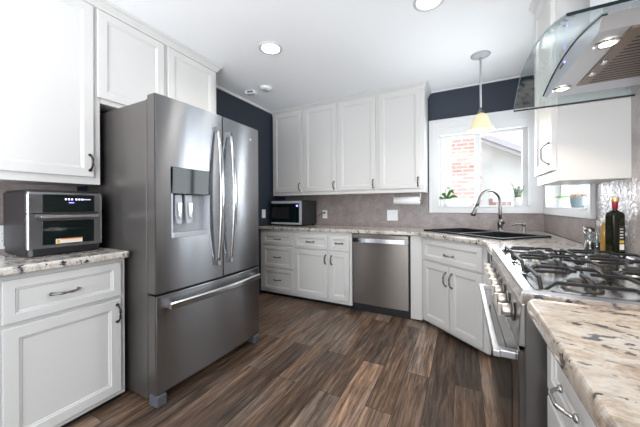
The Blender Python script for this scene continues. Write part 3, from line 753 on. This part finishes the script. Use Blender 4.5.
# ------------------------------------------------------------------ right wall cabinet (faces -x)
c = thing('wall_cabinet', 'white wall cabinet beside the range hood, over the side window', 'cabinet', (.455, 2.345, 1.305), RR, GU)
box(0, .445, 0, .288, 0, 1.165).build('body', 'paint', c, .0015)
o = add_front(c, 'door', .03, .06, .42, 1.14)
pull_mb(.12, True, False, .032).build('handle', 'nickel', o, loc=(.345, -.02, .10))
crown('trim_8', [(R - .001, 1.899, 0, -1), (.455, 1.899, -1, -1), (.455, 2.345, -1, 0)], 0)

# ------------------------------------------------------------------ small things
def outlet(x, y, z, rot, label, wd=.072, ht=.115, sockets=1, kind='duplex', name='outlet'):
    o = thing(name, label, 'outlet', (x, y, z), rot)
    box(-wd / 2, wd / 2, -.006, 0, -ht / 2, ht / 2).build('cover_plate', 'white', o, .002)
    n = sockets
    for i in range(n):
        cx = (i - (n - 1) / 2) * .046
        if kind == 'duplex':
            for e in (-1, 1):
                s_ = MB().box(cx - .016, cx + .016, -.008, -.005, e * .021 - .014, e * .021 + .014).build('socket', 'ceramic', o, .003)
                MB().box(cx - .008, cx - .006, -.0085, -.0075, e * .021 - .004, e * .021 + .006).box(cx + .006, cx + .008, -.0085, -.0075, e * .021 - .004, e * .021 + .006).build('slots', 'black', s_)
        else: MB().box(cx - .016, cx + .016, -.009, -.005, -.033, .033).build('rocker', 'ceramic', o, .002)
    return o
WB = D - .0085
o = outlet(-1.745, WB, 1.06, 0, 'white wall outlet with a black plug, beside the microwave')
MB().lathe([(.013, 0), (.012, .02), (.008, .03)], 12, (-.005, -.008, .021), axis='y').tube([(-.005, -.035, .021), (-.03, -.04, .016), (-.07, -.03, .0), (-.09, -.018, -.03)], .003, 6).build('plug', 'black', o)
o = outlet(-.79, WB, 1.055, 0, 'wide white switch and outlet plate under the paper towel roll', .135, .135, 2, 'rocker', 'switch_plate'); o['category'] = 'switch plate'
outlet(XL, 2.99, 1.075, RL, 'white outlet on the navy wall between refrigerator and microwave')
outlet(XL + .0085, .555, 1.0, RL, 'white wall outlet behind the toaster oven, at the photo edge', .115, .14, 2)
p = thing('paper_towel_holder', 'metal paper towel holder under the wall cabinet next to the window', 'paper towel holder', (-.58, D - .2, 1.325))
for e in (-1, 1): MB().box(e * .155 - .003, e * .155 + .003, -.012, .012, -.105, -.0).lathe([(.014, -.004), (.014, .004)], 12, (e * .155, 0, -.092), axis='x').build('arm', 'nickel', p)
MB().tube([(-.165, 0, -.09), (.165, 0, -.09)], .006, 10).build('rod', 'nickel', p)
ring = [(.02, -.145), (.045, -.145), (.045, .145), (.02, .145), (.02, -.145)]
tag(MB().lathe(ring, 28, (-.58, D - .2, 1.235), axis='x', cap=False).build('paper_towel_roll', 'paper'), 'white paper towel roll hanging under the cabinet near the window', 'paper towel roll')

# pendant
p = thing('pendant_lamp', 'nickel pendant lamp with a bell glass shade over the sink', 'pendant lamp', (.15, 2.86, H))
MB().lathe([(.078, 0), (.078, -.006), (.06, -.015), (.015, -.022)], 28).build('ceiling_canopy', 'lgrey', p)
MB().tube([(0, 0, -.015), (0, 0, -.49)], .008, 10).build('rod', 'lgrey', p)
MB().lathe([(.010, -.475), (.013, -.49), (.024, -.505), (.028, -.52), (.026, -.535)], 20).build('socket_cap', 'nickel', p)
MB().lathe([(.027, -.530), (.046, -.545), (.060, -.575), (.068, -.61), (.082, -.64), (.104, -.668), (.110, -.678), (.104, -.677), (.079, -.645), (.064, -.612), (.056, -.577), (.043, -.549), (.025, -.534)], 32, cap=False).build('lamp_shade', 'shade', p)
MB().lathe([(.012, -.52), (.014, -.56), (.03, -.60), (.028, -.63), (.0, -.645)], 16, cap=False).build('bulb', 'softbulb', p)
L = bpy.data.lights.new('pendant_light', 'POINT'); L.energy = .8; L.color = (1, .85, .68); L.shadow_soft_size = .05
lo = bpy.data.objects.new('pendant_light', L); C.objects.link(lo); lo.location = (.15, 2.86, 1.80)

for (x, y, l_) in ((-1.45, 1.89, 'round recessed ceiling light in the middle of the ceiling'), (-.19, 1.94, 'round recessed ceiling light cut off at the photo top')):
    rl = thing('recessed_light', l_, 'ceiling light', (x, y, H), 0, 'recessed ceiling lights')
    MB().lathe([(.098, 0), (.098, -.004), (.078, -.007), (.076, -.001)], 32, cap=False).build('trim_ring', 'trimpaint', rl)
    MB().lathe([(0, -.002), (.076, -.002), (.07, -.005), (0, -.006)], 28, cap=False).build('lens', 'can', rl)
    L = bpy.data.lights.new('can_light', 'SPOT'); L.energy = 34; L.color = (1, .93, .84); L.spot_size = 2.5; L.spot_blend = .8; L.shadow_soft_size = .07
    lo = bpy.data.objects.new('can_light', L); C.objects.link(lo); lo.location = (x, y, H - .015)
sd = thing('smoke_detector', 'round white smoke detector on the ceiling near the navy wall', 'smoke detector', (-1.98, 2.49, H))
MB().lathe([(.07, 0), (.07, -.012), (.062, -.024), (.045, -.03)], 28).build('body', 'white', sd)
MB().lathe([(.03, -.029), (.028, -.034), (.0, -.035)], 20, cap=False).build('sensor_cover', 'lgrey', sd)
sd = thing('carbon_monoxide_alarm', 'small white box alarm with a dark grille beside the round smoke detector', 'alarm', (-2.20, 2.49, H), .3)
box(-.06, .06, -.04, .04, -.035, 0).build('body', 'ceramic', sd, .006)
box(-.03, .045, -.043, -.039, -.028, -.01).build('grille', 'grey', sd); box(-.04, .04, -.025, .02, -.037, -.034).build('face_plate', 'lgrey', sd)

# plants
def leaf_strip(mb, pts, widths, up=(0, 0, 1), thick=.0015):
    P = [Vector(p) for p in pts]; rings = []
    for i, p_ in enumerate(P):
        t_ = (P[min(i + 1, len(P) - 1)] - P[max(0, i - 1)]).normalized(); s_ = t_.cross(Vector(up)); s_ = s_.normalized() if s_.length > 1e-4 else Vector((1, 0, 0)); n_ = s_.cross(t_)
        w_ = widths[i]; rings.append([tuple(p_ - s_ * w_ + n_ * w_ * .25), tuple(p_ - n_ * thick), tuple(p_ + s_ * w_ + n_ * w_ * .25), tuple(p_ + n_ * thick)])
    mb.loft(rings, sm=True)
sz = wz0 + .008
o = thing('potted_orchid', 'small orchid in a white pot on the window sill behind the faucet', 'plant', (-.165, D + .005, sz))
MB().lathe([(.032, 0), (.034, .002), (.050, .088), (.046, .088), (.042, .07), (.0, .07)], 24, cap=False).build('pot', 'ceramic', o)
mb = MB()
for dx, dy, h_ in ((.115, .0, .03), (-.11, -.01, .02), (.075, -.02, .07), (-.05, .02, .05)):
    leaf_strip(mb, [(dx * t_, dy * t_, .07 + h_ * 1.6 * math.sin(t_ * 2.3)) for t_ in (0, .25, .5, .75, .9, 1)], [.006, .014, .019, .018, .011, .002], (0, 1, .5))
mb.build('leaves', 'leaf', o)
MB().tube([(0, 0, .07), (-.01, 0, .13), (-.012, 0, .18), (.0, 0, .21), (.022, 0, .222), (.03, 0, .215)], .0022, 6).build('flower_stem', 'leaf', o)
mb = MB()
for (x, z, r_) in ((-.01, .195, .009), (.012, .218, .011), (.03, .213, .010), (-.012, .175, .008)): mb.lathe([(0, -r_), (r_ * .8, -r_ * .5), (r_, 0), (r_ * .7, r_ * .7), (0, r_)], 8, (x, 0, z), cap=False)
mb.build('flower_buds', 'petal', o)
o = thing('potted_snake_plant', 'snake plant with upright leaves in a white pot on the window sill', 'plant', (.515, D + .01, sz)); o.scale = (1.2, 1.2, 1.2)
MB().lathe([(.034, 0), (.036, .002), (.044, .065), (.044, .078), (.040, .078), (.037, .06), (0, .06)], 24, cap=False).build('pot', 'ceramic', o)
mb = MB()
for k in range(7):
    a = k * 2.4; r_ = .008 + .016 * (k % 3) / 2; h_ = .10 + .06 * ((k * 37) % 10) / 10; lean = .03
    leaf_strip(mb, [(math.cos(a) * (r_ + lean * t_ * t_), math.sin(a) * (r_ + lean * t_ * t_), .055 + h_ * t_) for t_ in (0, .3, .6, .85, 1)], [.008, .013, .013, .009, .001], (math.cos(a), math.sin(a), .01), .003)
mb.build('leaves', 'leaf2', o)
def succulent(name, label, x, y, r_, h_, potm, lm, n=3, spread=.03):
    o = thing(name, label, 'plant', (x, y, wz0 - .002), 0)
    MB().lathe([(r_ * .72, 0), (r_ * .76, .003), (r_, h_ * .9), (r_, h_), (r_ * .9, h_), (r_ * .86, h_ * .85), (0, h_ * .85)], 24, cap=False).build('pot', potm, o)
    mb = MB()
    for j in range(n):
        cx, cy = spread * math.cos(j * 2.1), spread * math.sin(j * 2.1)
        for ringi, (nn, L_, up) in enumerate(((7, .03, .008), (6, .023, .018), (4, .014, .026))):
            for k in range(nn):
                a = 2 * PI * k / nn + ringi * .4; ca, sa = math.cos(a), math.sin(a)
                leaf_strip(mb, [(cx + ca * L_ * t_, cy + sa * L_ * t_, h_ * .86 + .006 + up * t_) for t_ in (.05, .45, .8, 1)], [.004, .0085, .007, .001], (0, 0, 1), .004)
    mb.build('rosettes', lm, o)
    return o
succulent('potted_succulent', 'green succulent in a white pot on the side window sill', .79, 3.17, .046, .085, 'ceramic', 'succ2')
succulent('potted_succulent', 'tan succulent in a blue-grey pot on the side window sill', .79, 2.80, .047, .085, 'teal', 'succ', 5, .030)

# bottles and shakers near the range
BOT1 = (.69, 1.935, CT); BOT2 = (.68, 2.022, CT); BOT3 = (.672, 2.095, CT); SH1 = (.655, 2.158); SH2 = (.625, 2.035)
b = thing('oil_bottle', 'tall dark green oil bottle with a red neck and gold cap, by the range', 'bottle', BOT1, .3); b.scale = (.64, .64, .97)
S_ = .043
MB().loft([rrect(-S_ + i, S_ - i, -S_ + i, S_ - i, .016, z) for i, z in ((.003, 0), (0, .004), (0, .215), (.005, .230), (.022, .240))] , sm=False).lathe([(.023, .234), (.016, .245), (.0145, .285)], 20).build('glass', 'oilglass', b, .0)
MB().lathe([(.0165, .250), (.017, .285), (.017, .29)], 18).build('neck_seal', 'redcap', b)
MB().lathe([(.022, .288), (.023, .292), (.023, .305), (.020, .309)], 20).build('cap', 'gold', b)
box(-.005, .030, -S_ - .0012, -S_ + .0005, .03, .165).build('front_label', 'labeldark', b)
box(-.002, .027, -S_ - .0018, -S_ - .0008, .04, .068).build('lower_label', 'label', b)
box(-.002, .027, -S_ - .0018, -S_ - .0008, .074, .088).build('ochre_stripe', 'labelgold', b)
for z in (.10, .115, .13, .145): box(.0, .022, -S_ - .0018, -S_ - .0008, z, z + .004).build('label_line', 'label', b)
b = thing('vinegar_bottle', 'slim amber bottle with a pale cap beside the oil bottle', 'bottle', BOT2); b.scale = (1.05, 1.05, 1)
MB().lathe([(.015, 0), (.016, .003), (.016, .13), (.013, .15), (.011, .16), (.010, .17)], 20).build('glass', 'amber', b)
MB().lathe([(.013, .168), (.013, .188), (.010, .192)], 16).build('cap', 'label', b)
def shaker(name, label, x, y, fill, cat):
    s = thing(name, label, cat, (x, y, CT))
    pr = [(.022, 0), (.024, .003), (.023, .02), (.014, .06), (.017, .09), (.022, .118)]
    MB().lathe(pr, 20).build('glass_body', 'jar', s)
    MB().lathe([(.019, .004), (.018, .022), (.0115, .055), (.0, .056)], 16, cap=True).build('contents', fill, s)
    MB().lathe([(.0225, .117), (.023, .128), (.018, .136), (.0, .138)], 20, cap=False).build('lid', 'nickel', s)
    return s
shaker('salt_shaker', 'waisted glass salt shaker with pink salt next to the range', *SH1, 'salt', 'salt shaker')
cr = shaker('pepper_shaker', 'waisted glass pepper shaker with dark pepper next to the range', *SH2, 'pepper', 'pepper shaker')
cr = thing('sauce_cruet', 'round glass cruet of dark sauce with a curved handle, by the amber bottle', 'cruet', BOT3)
MB().lathe([(.020, 0), (.028, .01), (.030, .03), (.024, .055), (.012, .075), (.012, .10), (.018, .112)], 20).build('glass_body', 'jar', cr)
MB().lathe([(.018, .003), (.026, .012), (.027, .03), (.022, .05), (.0, .051)], 18).build('sauce', 'pepper', cr)
MB().tube([(.012, 0, .10), (.032, 0, .104), (.042, 0, .085), (.038, 0, .06), (.026, 0, .048)], .0035, 8).build('handle', 'chrome', cr)
